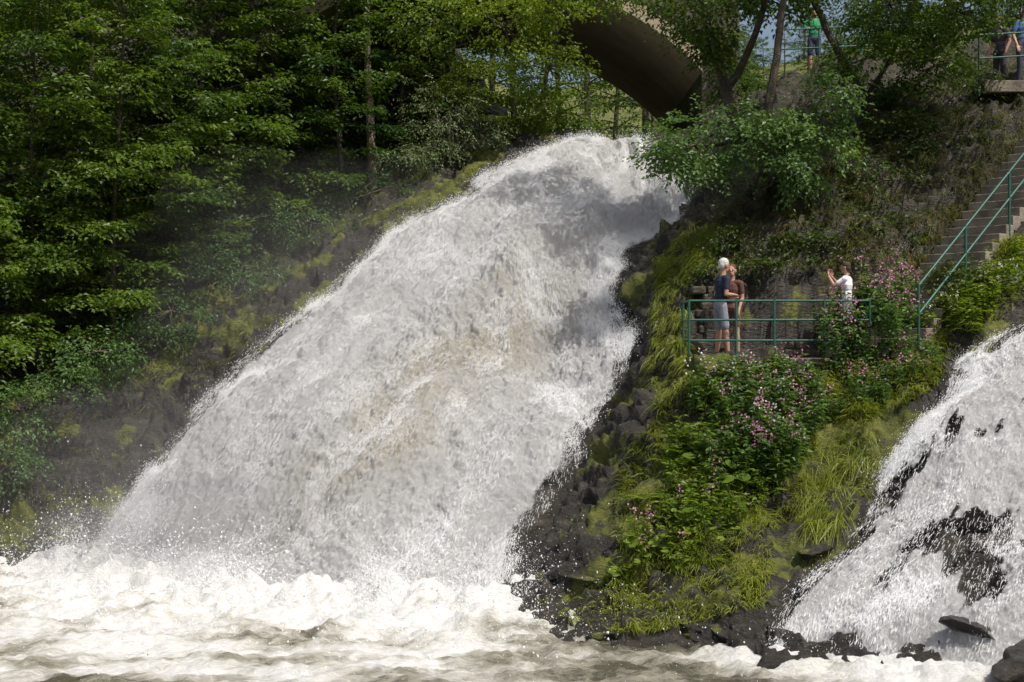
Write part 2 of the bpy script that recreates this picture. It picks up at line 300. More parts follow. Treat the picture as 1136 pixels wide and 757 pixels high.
# ------------------------------------------------------------ waterfalls
def fall(name,Lw,Rw,nr,nc,mat,off,densb,t0w,disp_a,creamf,bow=None,fine=1.):
    t=np.linspace(0,1,nr); s=np.linspace(0,1,nc)
    a=catmull(Lw,t); b=catmull(Rw,t)
    Pm=a[:,None]*(1-s)[None,:,None]+b[:,None]*s[None,:,None]
    if bow is not None: Pm[...,:2]+=(sst(.5,1,t)**1.3)[:,None,None]*(np.sin(np.pi*s)**.7)[None,:,None]*bow
    wid=np.linalg.norm(a-b,axis=1); mid=(a+b)/2; ln=np.r_[0,np.cumsum(np.linalg.norm(np.diff(mid,axis=0),axis=1))]
    S,T=np.meshgrid(s,t); x=Pm[...,0].ravel(); y=Pm[...,1].ravel()
    z=Z0(x,y); Sx=S.ravel(); Tx=T.ravel(); wd=np.repeat(wid,nc); le=np.repeat(ln,nc)
    z[z<-.02]=-.02
    foot=1-sst(.90,.995,Tx)                      # the sheet plunges under the pool surface at its foot
    bulge=off*np.sin(np.pi*Sx)**.6*sst(.02,.3,Tx)*foot-.12*(1-foot)
    A_=Sx*wd.mean(); fl=np.c_[A_,le,np.zeros_like(A_)]
    edge=np.minimum(Sx,1-Sx)*wd
    calm=sst(.05,t0w+.05,Tx)*(.25+.75*foot); k=sst(0,.6,edge)*.8+.2
    wl=np.c_[x,y,z]
    warp=fl+np.c_[fbm(fl*.6,3)*.3,fbm(fl*.6+9,3)*.5,0*A_]
    rough=.7+.7*sst(-.2,.5,fbm(fl*[.5,.3,1]+70,2)+(Sx-.45))
    D=disp_a*calm*k*(.62*fbm(warp*[.55,.20,1],3)+.28*ridg(warp*[.9,.17,1]+40,2)+.20*fbm(warp*[1.9,.7,1]+5,3)+rough*(.10*fbm(warp*[5.,1.8,1],3)+fine*.12*fbm(wl*4.5,3)+fine*.05*fbm(wl*11,3)+fine*.05*fbm(warp*[13,6,1]+3,3)))
    nn=nz(np.array([-.08,-.5,.86]))
    V=wl+nn*(bulge+D)[:,None]
    dens=densb(Sx,Tx,edge,fl)
    i=(np.arange(nr-1)[:,None]*nc+np.arange(nc-1)[None]).ravel()
    Fq=np.stack([i,i+nc,i+nc+1,i+1],-1)
    mesh_np(name,V,Fq,mat,{'dens':dens,'cream':creamf(Sx,Tx,fl)},True,uv=np.c_[A_,le])
    Tg=nz(np.gradient(wl.reshape(nr,nc,3),axis=0)).reshape(-1,3)
    sv=nz(np.gradient(wl.reshape(nr,nc,3),axis=1)).reshape(-1,3)*np.sign(Sx-.5)[:,None]
    return dict(V=V,dens=dens,edge=edge,T=Tx,S=Sx,tg=Tg,out=sv,fl=warp)
def d1(S,T,e,fl): return -.05+1.5*sst(-.15,1.0,e+.35*fbm(fl*[1.5,.5,1],3))
def c1(S,T,fl):
    c=np.exp(-((S-.68-.1*np.sin(T*6))/.13)**2)*sst(.35,.55,T)*(1-sst(.75,.95,T)); c+=.25*np.exp(-((S-.55)/.3)**2)*sst(.0,.12,T)*(1-sst(.2,.35,T))
    return np.clip(c*(.8+.8*fbm(fl*.8,3)),0,.8)
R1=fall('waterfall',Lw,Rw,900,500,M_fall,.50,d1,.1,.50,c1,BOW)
def d2_(S,T,e,fl):
    return np.clip(.10+.72*sst(-.1,.5,e+.2*fbm(fl*[2,.6,1],3))-.50*sst(.05,.5,fbm(fl*[1.6,.45,1]+31,4)),0,1.2)
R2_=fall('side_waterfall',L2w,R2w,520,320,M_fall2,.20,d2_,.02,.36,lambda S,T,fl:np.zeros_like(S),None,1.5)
def tets(p,s):
    nn=len(p); tet=np.array([[1,1,1],[1,-1,-1],[-1,1,-1],[-1,-1,1]])*.6
    Vt=(p[:,None]+(tet[None]*np.array([1,1,1.4])+rng.normal(size=(nn,4,3))*.25)*s[:,None,None]).reshape(-1,3)
    b=np.arange(nn)[:,None]*4; return Vt,np.concatenate([b+[0,1,2],b+[0,3,1],b+[0,2,3],b+[1,3,2]])
NN=nz(np.array([-.08,-.5,.86]))
def spray(name,R,nd,ns,spread,ew,base,size=.0032):
    cl=np.clip(.25+1.6*fbm(R['fl']*[1.3,.6,1]+50,3),0,2.5)**1.5+.1
    w=(np.exp(-R['edge']/ew)*2.2+base)*sst(.07,.16,R['T'])*cl*sst(.15,.35,R['dens']+.1)*(1-.9*sst(.95,1,R['T'])); w/=w.sum()
    idx=rng.choice(len(w),nd,p=w); ef=np.exp(-R['edge'][idx]/ew)
    h=np.abs(rng.normal(size=nd))*spread; lat=rng.exponential(.14,nd)*ef
    p=R['V'][idx]+NN*h[:,None]+R['out'][idx]*lat[:,None]+rng.normal(size=(nd,3))*.03; p[:,2]=np.maximum(p[:,2],.02)
    s=np.minimum(rng.exponential(size,nd)+size*.3,size*3)
    Vt,Ft=tets(p,s); mesh_np(name,Vt,Ft,M_drop)
    idx=rng.choice(len(w),ns,p=w); ef=np.exp(-R['edge'][idx]/ew); T=nz(R['tg'][idx]+R['out'][idx]*(ef*.25)[:,None]+NN*rng.normal(size=(ns,1))*.14+rng.normal(size=(ns,3))*.14)
    L=rng.uniform(.03,.15,ns); w_=rng.uniform(.004,.010,ns)
    p=R['V'][idx]+NN*(np.abs(rng.normal(size=ns))*spread*.5)[:,None]+R['out'][idx]*(rng.exponential(.05,ns)*ef)[:,None]
    sd=nz(np.cross(T,NN+rng.normal(size=(ns,3))*.5)); g=np.array([0,0,-1.])*(L*.15)[:,None]
    q=[p-sd*w_[:,None]*.15,p+T*(L*.5)[:,None]-sd*w_[:,None]*.5,p+T*L[:,None]+g,p+T*(L*.5)[:,None]+sd*w_[:,None]*.5]
    mesh_np(name.replace('spray','streaks'),np.stack(q,1).reshape(-1,3),np.arange(ns*4).reshape(-1,4),M_drop)
spray('waterfall_spray',R1,200000,95000,.12,.30,.40)
spray('side_waterfall_spray',R2_,60000,36000,.06,.22,.6)
# ------------------------------------------------------------ pool
px=axis(-14,12,.05,-60,40,1.12); py=axis(15,27.5,.05,-30,28,1.12)
PX,PY=np.meshgrid(px,py); qx=PX.ravel(); qy=PY.ravel()
base=np.array([[*Lw[-1,:2]]]+[list(b) for b in bot]+[[*Rw[-1,:2]]]); base=catmull(np.c_[base,np.zeros(len(base))],np.linspace(0,1,40))
base2=catmull(np.array([W(845,735,18.1),W(950,745,17.7),W(1140,755,17.2)]),np.linspace(0,1,15))
def dist(bx):
    o=np.full(len(qx),1e9)
    for b in bx: o=np.minimum(o,np.hypot(qx-b[0],qy-b[1]))
    return o
D1=dist(base); D2=dist(base2)
q3=np.c_[qx,qy,np.zeros_like(qx)]
fo=np.maximum(1.0*np.exp(-(D1/2.4)**2),.8*np.exp(-(D2/1.2)**2)); fo=np.maximum(fo,.68*(1-sst(-1.0,3.2,qx))*np.exp(-(D1/9)**2)); fo=np.maximum(fo,.26)+.34*fbm(q3*[.5,1.1,1],4)
am=.03+.18*np.exp(-D1/2.5)+.10*np.exp(-D2/1.); am=np.maximum(am,.07*(1-sst(0,4,qx)))
hz=am*(fbm(q3*[.9,1.3,1],3)+.5*ridg(q3*[1.5,2.2,1],3)+.55*fbm(q3*[4,5,1],4))+.26*np.exp(-(D1/1.1)**2)*(1+.9*fbm(q3*1.5,4))+.10*np.exp(-(D2/.5)**2)
pnx=len(px); i=(np.arange(len(py)-1)[:,None]*pnx+np.arange(pnx-1)[None]).ravel()
mesh_np('river_pool',np.c_[qx,qy,hz],np.stack([i,i+1,i+pnx+1,i+pnx],-1),M_pool,{'foam':np.clip(fo,0,1)},True)
wf=np.exp(-D1/.8)*np.clip(.2+fbm(q3*1.2+3,3)*1.5,0,3)+.0004; wf/=wf.sum(); idx=rng.choice(len(wf),120000,p=wf)
p=np.c_[qx,qy,hz][idx]+np.c_[rng.normal(size=(120000,2))*.12,rng.exponential(.24,120000)]
Vt,Ft=tets(p,rng.exponential(.0030,120000)+.001); mesh_np('foam_spray',Vt,Ft,M_drop)
# ------------------------------------------------------------ mist (thin real volumes, nested so that it fades out)
def mist(c,r,dens,layers=5):
    import bmesh
    m,nt,o=newmat('mist_air'); vs=N(nt,'ShaderNodeVolumeScatter',Density=dens/layers,Anisotropy=.2); vs.inputs['Color'].default_value=(1,1,1,1); nt.links.new(vs.outputs[0],o.inputs['Volume'])
    root=bpy.data.objects.new('spray_mist',None); COL.objects.link(root); root.location=c
    for l in range(layers):
        f=(l+1)/layers; bm=bmesh.new(); bmesh.ops.create_icosphere(bm,subdivisions=4,radius=1)
        Vb=np.array([v.co[:] for v in bm.verts]); k=(1+.30*fbm(Vb*1.5+c[0]+l*1.7,3))*(.25+.75*f); off=rng.normal(size=3)*.12
        for v,q in zip(bm.verts,(Vb*k[:,None]+off)*np.array(r)): v.co=q
        me=bpy.data.meshes.new('layer'); bm.to_mesh(me); bm.free(); me.materials.append(m)
        ob=bpy.data.objects.new('layer',me); COL.objects.link(ob); ob.parent=root
mist((-4.3,24.2,.6),(4.6,1.6,1.2),.42,4)
mist((-5.2,26.0,1.4),(5.0,2.4,2.1),.075,4)
mist((-4.0,30.4,4.8),(4.4,3.4,3.2),.026,3)
# ------------------------------------------------------------ trees
def tree(name,b,H,R,nl=34,h0=.12,leaf=.12,mats=None,tb=.45,sp=.055,lean=(0,0),tr=.16,ntw=13,flat=.35,k=3):
    acc=Acc(); b=np.array(b,float); t=np.linspace(0,1,9)
    wob=np.c_[np.sin(t*5+b[0])*.15+lean[0]*t*t*H,np.cos(t*4+b[1])*.15+lean[1]*t*t*H,t*H]; tp=b+wob; tp[0,2]-=.5
    tube(acc,tp,tr*(1-t*.85),9)
    O=[];D=[];LL=[];TB=[]
    for i_ in range(nl):
        hh=h0+(1-h0)*((i_+rng.uniform(0,1))/nl); az=2.399*i_+rng.uniform(-.4,.4)
        L=R*(1.05-.75*max(0,(hh-.35)/.65)**1.6)*(0.75+.25*min(1,hh/.3))*rng.uniform(.75,1.15)
        el=.10+.8*hh*rng.uniform(.7,1.2); d=np.array([math.cos(az)*math.cos(el),math.sin(az)*math.cos(el),math.sin(el)])
        o=np.array([np.interp(hh,t,tp[:,kk]) for kk in range(3)])
        q=np.linspace(0,1,7); pl=o+d*(q*L)[:,None]; pl[:,2]-=.26*L*q*q; pl+=np.cumsum(rng.normal(size=(7,3))*.03*L,0)*q[:,None]
        tube(acc,pl,tr*.28*(1-hh*.5)*(1-q*.9),5)
        hd=nz(np.array([d[0],d[1],0])); sd=np.array([-hd[1],hd[0],0]); tbb=tb+rng.normal()*.16
        for j in range(ntw):
            tt=.22+.78*(j+rng.uniform(0,1))/ntw; sg=1 if j%2 else -1
            o2=np.array([np.interp(tt,q,pl[:,kk]) for kk in range(3)])
            dd=hd*rng.uniform(.4,1)+sd*sg*rng.uniform(.5,1)*(1.15-tt*.6); dd[2]=rng.normal()*.18-.08
            O.append(o2);D.append(dd);LL.append(.38*L*(1.12-tt)*rng.uniform(.7,1.3)+.25);TB.append(tbb)
    O=np.array(O);D=nz(np.array(D));LL=np.array(LL);TB=np.array(TB)
    t2=rng.uniform(.25,.95,(len(O),k)); O2=(O[:,None]+D[:,None]*(t2*LL[:,None])[...,None]).reshape(-1,3)
    sd=nz(np.cross(D,[0,0,1.])); sg=rng.choice([-1,1],(len(O),k)); D2=(D[:,None]*.6+sd[:,None]*sg[...,None]*.8+rng.normal(size=(len(O),k,3))*.12).reshape(-1,3)
    L2_=(LL[:,None]*.45*(1.1-t2*.5)+.08).ravel()
    twig_leaves(acc,np.r_[O,O2],np.r_[D,D2],np.r_[LL,L2_],sp,leaf,leaf*.58,np.r_[TB,np.repeat(TB,k)],flat=flat)
    return acc.build(name,mats or [M_bark,M_leaf])
def T(name,xx,yy,*a,**k): return tree(name,(xx,yy,ground(xx,yy)),*a,**k)
for (u,v,h,r,tb) in [(-70,470,8.5,2.4,.55),(40,415,9.0,2.3,.6),(130,370,8.5,2.2,.55),(215,310,8.5,2.1,.5),(300,265,8,1.9,.35),(375,225,6.5,1.7,.3),(450,180,5,1.5,.35)]:
    p,_q=G(u,v); T('beech_tree',p[0],p[1],h,r,nl=int(h*5.2),tb=tb,h0=.04,tr=.075,lean=(.02,-.05),ntw=13,leaf=.13)
for (u,v,h,r,tb) in [(85,395,5.5,1.9,.55),(170,340,5.5,1.8,.45),(-10,440,5,1.8,.55),(255,290,4.5,1.6,.25),(335,245,4,1.4,.25),(205,325,4.5,1.7,.3)]:
    p,_q=G(u,v); T('hazel_tree',p[0],p[1],h,r,nl=int(h*5.5),tb=tb,h0=.02,tr=.05,lean=(.02,-.06),ntw=12,leaf=.13)
for (a,b,h,r,tb) in [(-9.6,33.0,12,2.9,.5),(-12.8,32,12,3.2,.5),(-7.4,35.0,12,2.8,.45),(-10.5,36.5,14,3.3,.5),(-5.3,38.0,11,2.6,.35)]:
    T('beech_tree',a,b,h,r,nl=int(h*3.4),tb=tb,h0=.12,tr=.10,leaf=.15,sp=.07)
T('birch_tree',-3.6,36.3,14,2.4,nl=24,h0=.55,mats=[M_barkL,M_leafY],tb=.5,tr=.12)
T('ash_tree',-1.6,38.2,8,2.4,nl=30,h0=.1,mats=[M_bark,M_leafY],tb=.5,tr=.08)
bk=[tree('woodland_tree',(0,0,-60),13,3.4,nl=32,h0=.05,leaf=.20,sp=.12,ntw=11,tb=.30,tr=.2,k=2) for _ in range(2)]
spots=[(-14,36),(-17,32),(-16,40),(-12,41),(-8.5,42),(-4.8,43.5),(-20,38),(-2,54),(2,60),(5.5,57),(-6,50),(-10,55),(-1,64),(5,68),(19,38),(18,45),(21,52),(24,42),(14.5,38),(15.5,50),(-24,32),(-24,42),(0,57),(3,55),(-7,40),(-3,41)]
src=[o.data for o in bk]
def inst(a,b,s,k,sink=.3):
    o=bpy.data.objects.new('woodland_tree',src[k%2]); COL.objects.link(o); g=float(Z0(np.array([float(a)]),np.array([float(b)]))[0])
    o.scale=(s,s,s); o.rotation_euler=(0,0,rng.uniform(0,6.28)); o.location=(a,b,g+60*s-sink)
for o in bk: bpy.data.objects.remove(o)
for k,(a,b) in enumerate(spots): inst(a,b,rng.uniform(.85,1.2) if k<24 else .7,k)
for (a,b,s) in [(10.9,42.5,.55),(12.5,44,.7),(6.9,44.5,.42),(13.5,40,.6),(5.2,52,.5),(10.2,49,.35),(9.4,56,.35)]: inst(a,b,s,int(a*10))
for k in range(90):
    a=rng.uniform(5,95); b=rng.uniform(110,255)
    if a/b>.36 or a/b<.10: continue
    inst(a,b,.65,k,1.)
def limbtree(name,limbs,blobs,mats,leaf=.085,sp=.045,asp=.56,den=1.):
    acc=Acc()
    for pts,r0,r1 in limbs:
        P_=np.array([W(*p) for p in pts]); q=np.linspace(0,1,max(8,len(pts)*4)); PP=catmull(P_,q) if len(pts)>2 else P_[0]+(P_[1]-P_[0])*q[:,None]
        PP=PP+rng.normal(size=PP.shape)*.012; tube(acc,PP,r0+(r1-r0)*q,8)
    for (u,v,Yd,ru,rv,rd,nt,tb) in blobs:
        nt=int(nt*den); c=W(u,v,Yd); r=np.array([ru/F*Yd,rd,rv/F*Yd])
        nc=max(5,nt//26); cl=nz(rng.normal(size=(nc,3)))*rng.uniform(.55,1.,(nc,1)); ci=rng.integers(0,nc,nt)
        O=c+(cl[ci]+rng.normal(size=(nt,3))*.24)*r*.85; D=(O-c)/r+rng.normal(size=(nt,3))*.5; D[:,2]=D[:,2]*.4-.2
        twig_leaves(acc,O,D,rng.uniform(.22,.5,nt),sp,leaf,leaf*asp,tb+(rng.normal(size=nc)*.14)[ci],flat=.45)
        for j in range(nc): tube(acc,np.array([c,c+cl[j]*r*.45+rng.normal(size=3)*.06,c+cl[j]*r*.85]),np.array([.02,.013,.005]),4)
    return acc.build(name,mats)
limbtree('alder_tree',[([(842,232,28.6),(848,180,28.4),(852,120,28.2),(862,60,28.2),(872,-20,28)],.13,.06),([(850,150,28.3),(800,160,27.8),(755,165,27.4)],.05,.015),([(852,130,28.2),(900,130,27.8),(930,140,27.5)],.05,.012)],
 [(835,150,27.8,62,36,1.0,330,.6),(772,160,27.5,44,34,.8,230,.65),(905,145,27.6,38,34,.8,220,.6),(880,185,27.5,40,24,.6,130,.5),(742,178,27.4,26,22,.4,80,.6),(925,100,27.6,30,25,.6,80,.5)],[M_bark,M_leafB],.095,.045,.65,1.3)
limbtree('maple_tree',[([(815,135,31),(800,80,31),(783,20,31),(770,-60,31)],.13,.07),([(806,100,31),(830,60,30.5),(848,0,30),(855,-60,30)],.09,.05),([(985,175,30.5),(960,110,30.4),(925,50,30.2),(890,-30,30)],.11,.06),([(960,110,30.4),(990,60,30),(1020,-20,30)],.06,.03)],
 [(700,-30,31,70,38,1.2,260,.4),(790,-15,30.5,70,45,1.2,340,.45),(870,-16,30,60,36,1.2,330,.45),(985,5,30,60,45,1.2,330,.45),(960,65,29.6,40,30,.9,170,.5),(1060,15,29.8,54,38,1.1,260,.45),(755,28,31,44,26,.8,130,.5),(1040,75,29,40,28,.8,130,.55),(805,75,32,26,40,.7,110,.35),(790,50,31,34,26,.5,90,.4),(1000,110,30.2,50,24,.6,130,.4),
  (840,-110,29,90,50,1.4,300,.4),(960,-110,28,90,55,1.6,320,.4),(1080,-100,28,90,55,1.6,320,.4),(1160,-40,28,60,50,1.4,240,.4),(1030,-190,27,110,50,1.8,300,.4)],[M_bark,M_leaf],.11,.055,.6,1.35)  # upper crown out of view, added to cast shade on the right bank
limbtree('elder_tree',[([(600,130,38.5),(610,60,38),(640,-20,37)],.08,.04)],[(560,30,36,60,40,1.2,280,.6),(610,75,37,34,38,1.,180,.45),(610,0,35.5,40,30,1.,160,.5),(520,90,37,34,36,1.,150,.55),(595,120,38,44,24,.8,170,.2),(640,128,38,30,16,.6,90,.15),(480,20,36.5,60,40,1.2,220,.4),(690,-12,36.5,50,18,.8,70,.4)],[M_bark,M_leafY],.11,.055,.58,1.3)
limbtree('willow_shrub',[([(485,200,37),(490,150,36.8),(480,110,36.5)],.05,.02)],[(488,135,36.0,52,45,1.0,300,.65),(455,175,35.2,30,24,.7,110,.5),(530,150,36.6,25,28,.6,90,.5)],[M_bark,M_leafG],.09,.04,.3,1.3)
limbtree('bank_shrub',[([(10,520,27.6),(20,460,27.2)],.04,.02)],[(20,455,27.2,50,24,.7,170,.6),(5,520,27,30,26,.5,90,.45),(70,425,28.2,40,24,.6,120,.4),(110,390,29,54,34,.8,220,.3),(190,345,30.4,60,30,.8,230,.2),(270,295,32.1,55,30,.8,230,.2),(345,248,33.6,55,30,.8,220,.2),(410,215,34.9,44,26,.8,150,.2)],[M_bark,M_leafB],.09,.05)
limbtree('bramble_thicket',[([(1000,240,28),(1005,200,27.8)],.02,.01)],[(900,240,28,50,22,.6,100,.35),(980,200,28.3,60,30,.6,180,.5),(1040,150,29.2,50,30,.7,190,.5),(1060,300,25.8,34,16,.3,90,.8),(1010,150,29.3,50,28,.6,140,.5),(850,215,28.8,40,14,.5,60,.3),(1110,312,25.2,40,18,.3,130,.9),(1100,90,31,50,30,.6,100,.5),(940,150,30,50,30,.6,130,.4),(950,255,27.6,50,20,.4,110,.4),(1000,250,27.6,32,20,.4,80,.5),(840,268,27.3,46,18,.35,120,.5),(915,278,27.0,46,18,.3,130,.5),(850,298,26.3,22,14,.12,60,.4),(805,305,27.0,24,28,.25,80,.4)],[M_bark,M_leafD],.09,.05,.62)
limbtree('hawthorn_hedge',[([(930,90,39),(930,60,39)],.04,.02)],[(940,45,40.5,36,34,.8,150,.5),(800,55,37.5,26,34,.6,110,.4),(975,60,38,50,34,.8,170,.4),(850,92,37.3,60,12,.4,110,.5),(1010,60,35,40,30,.7,130,.4)],[M_bark,M_leaf],.11,.055)
# ------------------------------------------------------------ grass & herbs
def grass(name,polys,mats):
    acc=Acc()
    for poly,nn,Ln,wd,tb,hang,mi in polys:
        p,q=scatter(poly,nn)
        if len(p)==0: continue
        keep=rng.uniform(size=len(p))<np.clip(.55+1.2*fbm(p*1.3+20,3),.08,1); p=p[keep];q=q[keep]
        n_=len(p); h=np.c_[q[:,0],q[:,1],0*q[:,0]]; h=nz(h+rng.normal(size=(n_,3))*.35*[1,1,0])
        L=Ln*rng.uniform(.55,1.3,n_)*(1+.35*fbm(p*2.3+7,2)); up=nz(np.array([0,0,1.])*(1-hang)+q*(.4)+rng.normal(size=(n_,3))*.22)
        side=nz(np.cross(up,h)+rng.normal(size=(n_,3))*.3); pts=[]
        for k,s in enumerate([0,.35,.7,1.]):
            c=p+up*(L*s)[:,None]*(1-.35*s)+h*(L*.55*s*s)[:,None]-np.array([0,0,1.])*(L*(.30+hang*.9)*s*s)[:,None]
            w=wd*[1,.9,.6,.08][k]; pts+= [c-side*w/2,c+side*w/2]
        Vv=np.stack(pts,1).reshape(-1,3); b=np.arange(n_)[:,None]*8
        Fq=np.concatenate([b+[0,1,3,2],b+[2,3,5,4],b+[4,5,7,6]])
        cl=fbm(p*1.7,2)*.45
        acc.add(Vv,Fq,np.repeat(np.clip(tb+cl+rng.normal(size=n_)*.14,0,1),8),mi)
    return acc.build(name,mats)
PA=[(730,285),(765,240),(800,250),(790,330),(762,345),(762,425),(730,460),(722,400)]
PB=[(735,450),(765,415),(900,405),(1000,420),(950,480),(890,560),(850,600),(760,640),(690,620),(675,570),(700,500)]
PC=[(950,340),(1040,310),(1136,260),(1136,335),(1060,390),(1040,430),(960,475),(900,430)]
PD=[(885,500),(965,480),(975,520),(935,590),(890,590)]
PE=[(790,230),(900,200),(1000,90),(1136,60),(1136,235),(1010,300),(800,300)]
PF=[(620,680),(700,620),(780,620),(860,600),(850,670),(740,700),(650,705)]
PL=[(0,480),(120,430),(250,330),(330,290),(300,360),(170,480),(60,600),(0,600)]
PU=[(400,245),(540,180),(560,175),(500,215),(430,262)]
grass('grass_tufts',[(PA,8500,.27,.014,.8,.75,0),(PB,10500,.30,.014,.6,.25,0),(PC,11000,.34,.015,.7,.2,0),(PD,1600,.5,.013,.75,.9,0),(PE,7000,.34,.014,.35,.4,1),(PE,8000,.30,.014,.25,.4,0),(PF,5200,.17,.014,.85,.4,0),(PL,2600,.14,.014,.45,.7,0),(PU,1500,.18,.014,.7,.6,0)],[M_grass,M_dry])
def herbs(name,poly,nn,H,leaf,mat,flower=None,fl=.3,tb=.5,asp=.33):
    acc=Acc(); p,q=scatter(poly,nn)
    for b in p:
        h=H*rng.uniform(.6,1.2); t=np.linspace(0,1,5); ln=rng.normal(size=2)*.16
        pl=b+np.c_[ln[0]*t*t*h,ln[1]*t*t*h-.1*t*h,t*h]; tube(acc,pl,.007*(1-t*.5),4,0,.5)
        k=int(h*34)+4; tt=rng.uniform(.2,.95,k); o=np.c_[[np.interp(tt,t,pl[:,c]) for c in range(3)]].T
        az=rng.uniform(0,6.28,k); d=np.c_[np.cos(az),np.sin(az),rng.uniform(-.3,.5,k)]
        leaves(acc,o+d*.02,d,np.array([0,0,1.])+rng.normal(size=(k,3))*.25,leaf*rng.uniform(.6,1.2,k),leaf*asp,np.clip(tb+rng.normal(size=k)*.2,0,1),1)
        if flower and rng.uniform()<fl:
            m_=12; fp=pl[-1]+rng.normal(size=(m_,3))*[.06,.06,.08]+[0,0,.05]
            leaves(acc,fp,rng.normal(size=(m_,3)),rng.normal(size=(m_,3)),.042,.036,rng.uniform(0,1,m_),2)
    return acc.build(name,[mat,mat]+([flower] if flower else []))
herbs('himalayan_balsam',[(905,405),(915,375),(1010,335),(1010,390),(930,430)],85,1.05,.15,M_leafB,M_pink,.75,.6,.36)
herbs('himalayan_balsam',[(770,500),(800,445),(900,425),(920,470),(880,540),(800,560)],120,.75,.15,M_leafB,M_pink,.35,.55,.36)
herbs('himalayan_balsam',[(700,600),(740,560),(800,560),(770,640),(710,640)],40,.5,.12,M_leafY,M_pink,.25,.5)
herbs('nettle_patch',[(735,520),(770,430),(880,415),(900,500),(820,600),(740,590)],240,.5,.13,M_leaf,None,0,.8,.5)
herbs('nettle_patch',[(1040,340),(1136,290),(1136,330),(1070,370),(1010,380)],130,.45,.12,M_leafY,M_white,.08,.5,.45)
herbs('nettle_patch',[(940,400),(1010,390),(1040,410),(980,460),(900,480)],90,.4,.11,M_leafB,M_pink,.12,.5,.45)
herbs('meadowsweet',[(760,470),(800,430),(880,430),(860,520)],16,.8,.12,M_leafB,M_white,.7,.5,.4)
def fern(name,poly,nn):
    acc=Acc(); p,q=scatter(poly,nn)
    for b in p:
        for f in range(7):
            az=rng.uniform(0,6.28); L=rng.uniform(.3,.5); d=np.array([math.cos(az),math.sin(az)-.3,0]); t=np.linspace(0,1,14)
            c=b+d*(t*L)[:,None]+np.array([0,0,1.])*(.75*L*(t-t*t*1.1))[:,None]; sd=nz(np.cross(d,[0,0,1.]))
            for sg in (-1,1): leaves(acc,c[1:],np.tile(sd*sg+d*.4,(13,1)),np.tile([0,0,1.],(13,1)),.13*(1.05-t[1:]),.035,np.clip(rng.normal(.6,.15)+rng.normal(size=13)*.08,0,1),0,.03)
    return acc.build(name,[M_leafY])
fern('fern',[(700,560),(760,470),(860,430),(880,520),(800,620),(720,640)],26)
fern('fern',[(1000,380),(1100,300),(1136,300),(1100,350),(1040,400)],14)
def bigleaf(name,poly,nn,r,mat):
    acc=Acc(); p,q=scatter(poly,nn)
    for b in p:
        for j in range(3):
            h=rng.uniform(.12,.35); dr=rng.normal(size=2)*.2; c=b+[dr[0],dr[1]-.08,h]
            tube(acc,np.array([b,(b+c)/2+[0,0,.05],c]),.008,4,0,.4)
            nn_=nz(np.array([rng.normal()*.35,-.4+rng.normal()*.3,1.])); a=nz(np.cross(nn_,[1,.2,0])); bb=np.cross(nn_,a); R=r*rng.uniform(.5,1.25)
            th=np.linspace(.35,2*np.pi-.35,13)+rng.uniform(0,6); rr=R*(1+.08*np.sin(th*5)); ring=c+a*(np.cos(th)*rr)[:,None]+bb*(np.sin(th)*rr)[:,None]+nn_*.12*R
            Vv=np.vstack([c,ring]); Fq=np.array([[0,1+2*k,2+2*k,3+2*k] for k in range(6)])
            acc.add(Vv,Fq,np.clip(rng.normal(.6,.2),0,1),0)
    return acc.build(name,[mat])
bigleaf('butterbur',[(680,650),(690,600),(760,560),(780,620),(720,660)],18,.085,M_leafY)
bigleaf('butterbur',[(740,560),(790,490),(850,520),(840,590),(780,600)],12,.10,M_leaf)
# ------------------------------------------------------------ boulders
def boulder(p,s,seed,mo=.33):
    import bmesh
    bm=bmesh.new(); bmesh.ops.create_icosphere(bm,subdivisions=5,radius=1); Vb=np.array([v.co[:] for v in bm.verts])
    r2=np.random.default_rng(seed)
    for k in range(14):
        nrm_=nz(r2.normal(size=3)*[1,1,1.6]); dd=Vb@nrm_; lim=r2.uniform(.35,.8); Vb-=np.maximum(dd-lim,0)[:,None]*nrm_
    Vb*=np.array(s)*1.25; Vb+=nz(Vb)*(.30*fbm(Vb*[2.2,2.2,7]+seed,4)*min(s))[:,None]
    for v,c in zip(bm.verts,Vb): v.co=c
    me=bpy.data.meshes.new('boulder'); bm.to_mesh(me); bm.free(); me.materials.append(M_rock)
    for pl in me.polygons: pl.use_smooth=True
    me.attributes.new('moss','FLOAT','POINT').data.foreach_set('value',(mo+mo*1.8*fbm(Vb*2+seed,2)).astype(np.float32))
    me.attributes.new('soil','FLOAT','POINT')
    o=bpy.data.objects.new('boulder',me); o.location=p; o.rotation_euler=(r2.uniform(-.2,.2),.2,r2.uniform(0,6)); COL.objects.link(o)
for k,(u,v,Yd,s) in enumerate([(620,690,20.8,(.6,.5,.25)),(690,705,20.0,(.7,.5,.2)),(770,708,19.6,(.8,.5,.2)),(835,705,19.3,(.5,.4,.2)),(655,645,21.5,(.6,.5,.35)),
   (1125,610,19.9,(.5,.4,.26)),(1078,700,18.0,(.36,.3,.16)),(1132,738,17.0,(.5,.4,.18)),(900,610,20.7,(.4,.35,.2)),(25,622,26.2,(1.2,.5,.25)),(70,600,26.7,(.8,.6,.4)),(585,712,20.0,(.18,.15,.08)),(860,650,19.8,(.4,.3,.2))]):
    boulder(W(u,v,Yd),s,k+3,.05 if 5<=k<=7 else .33)
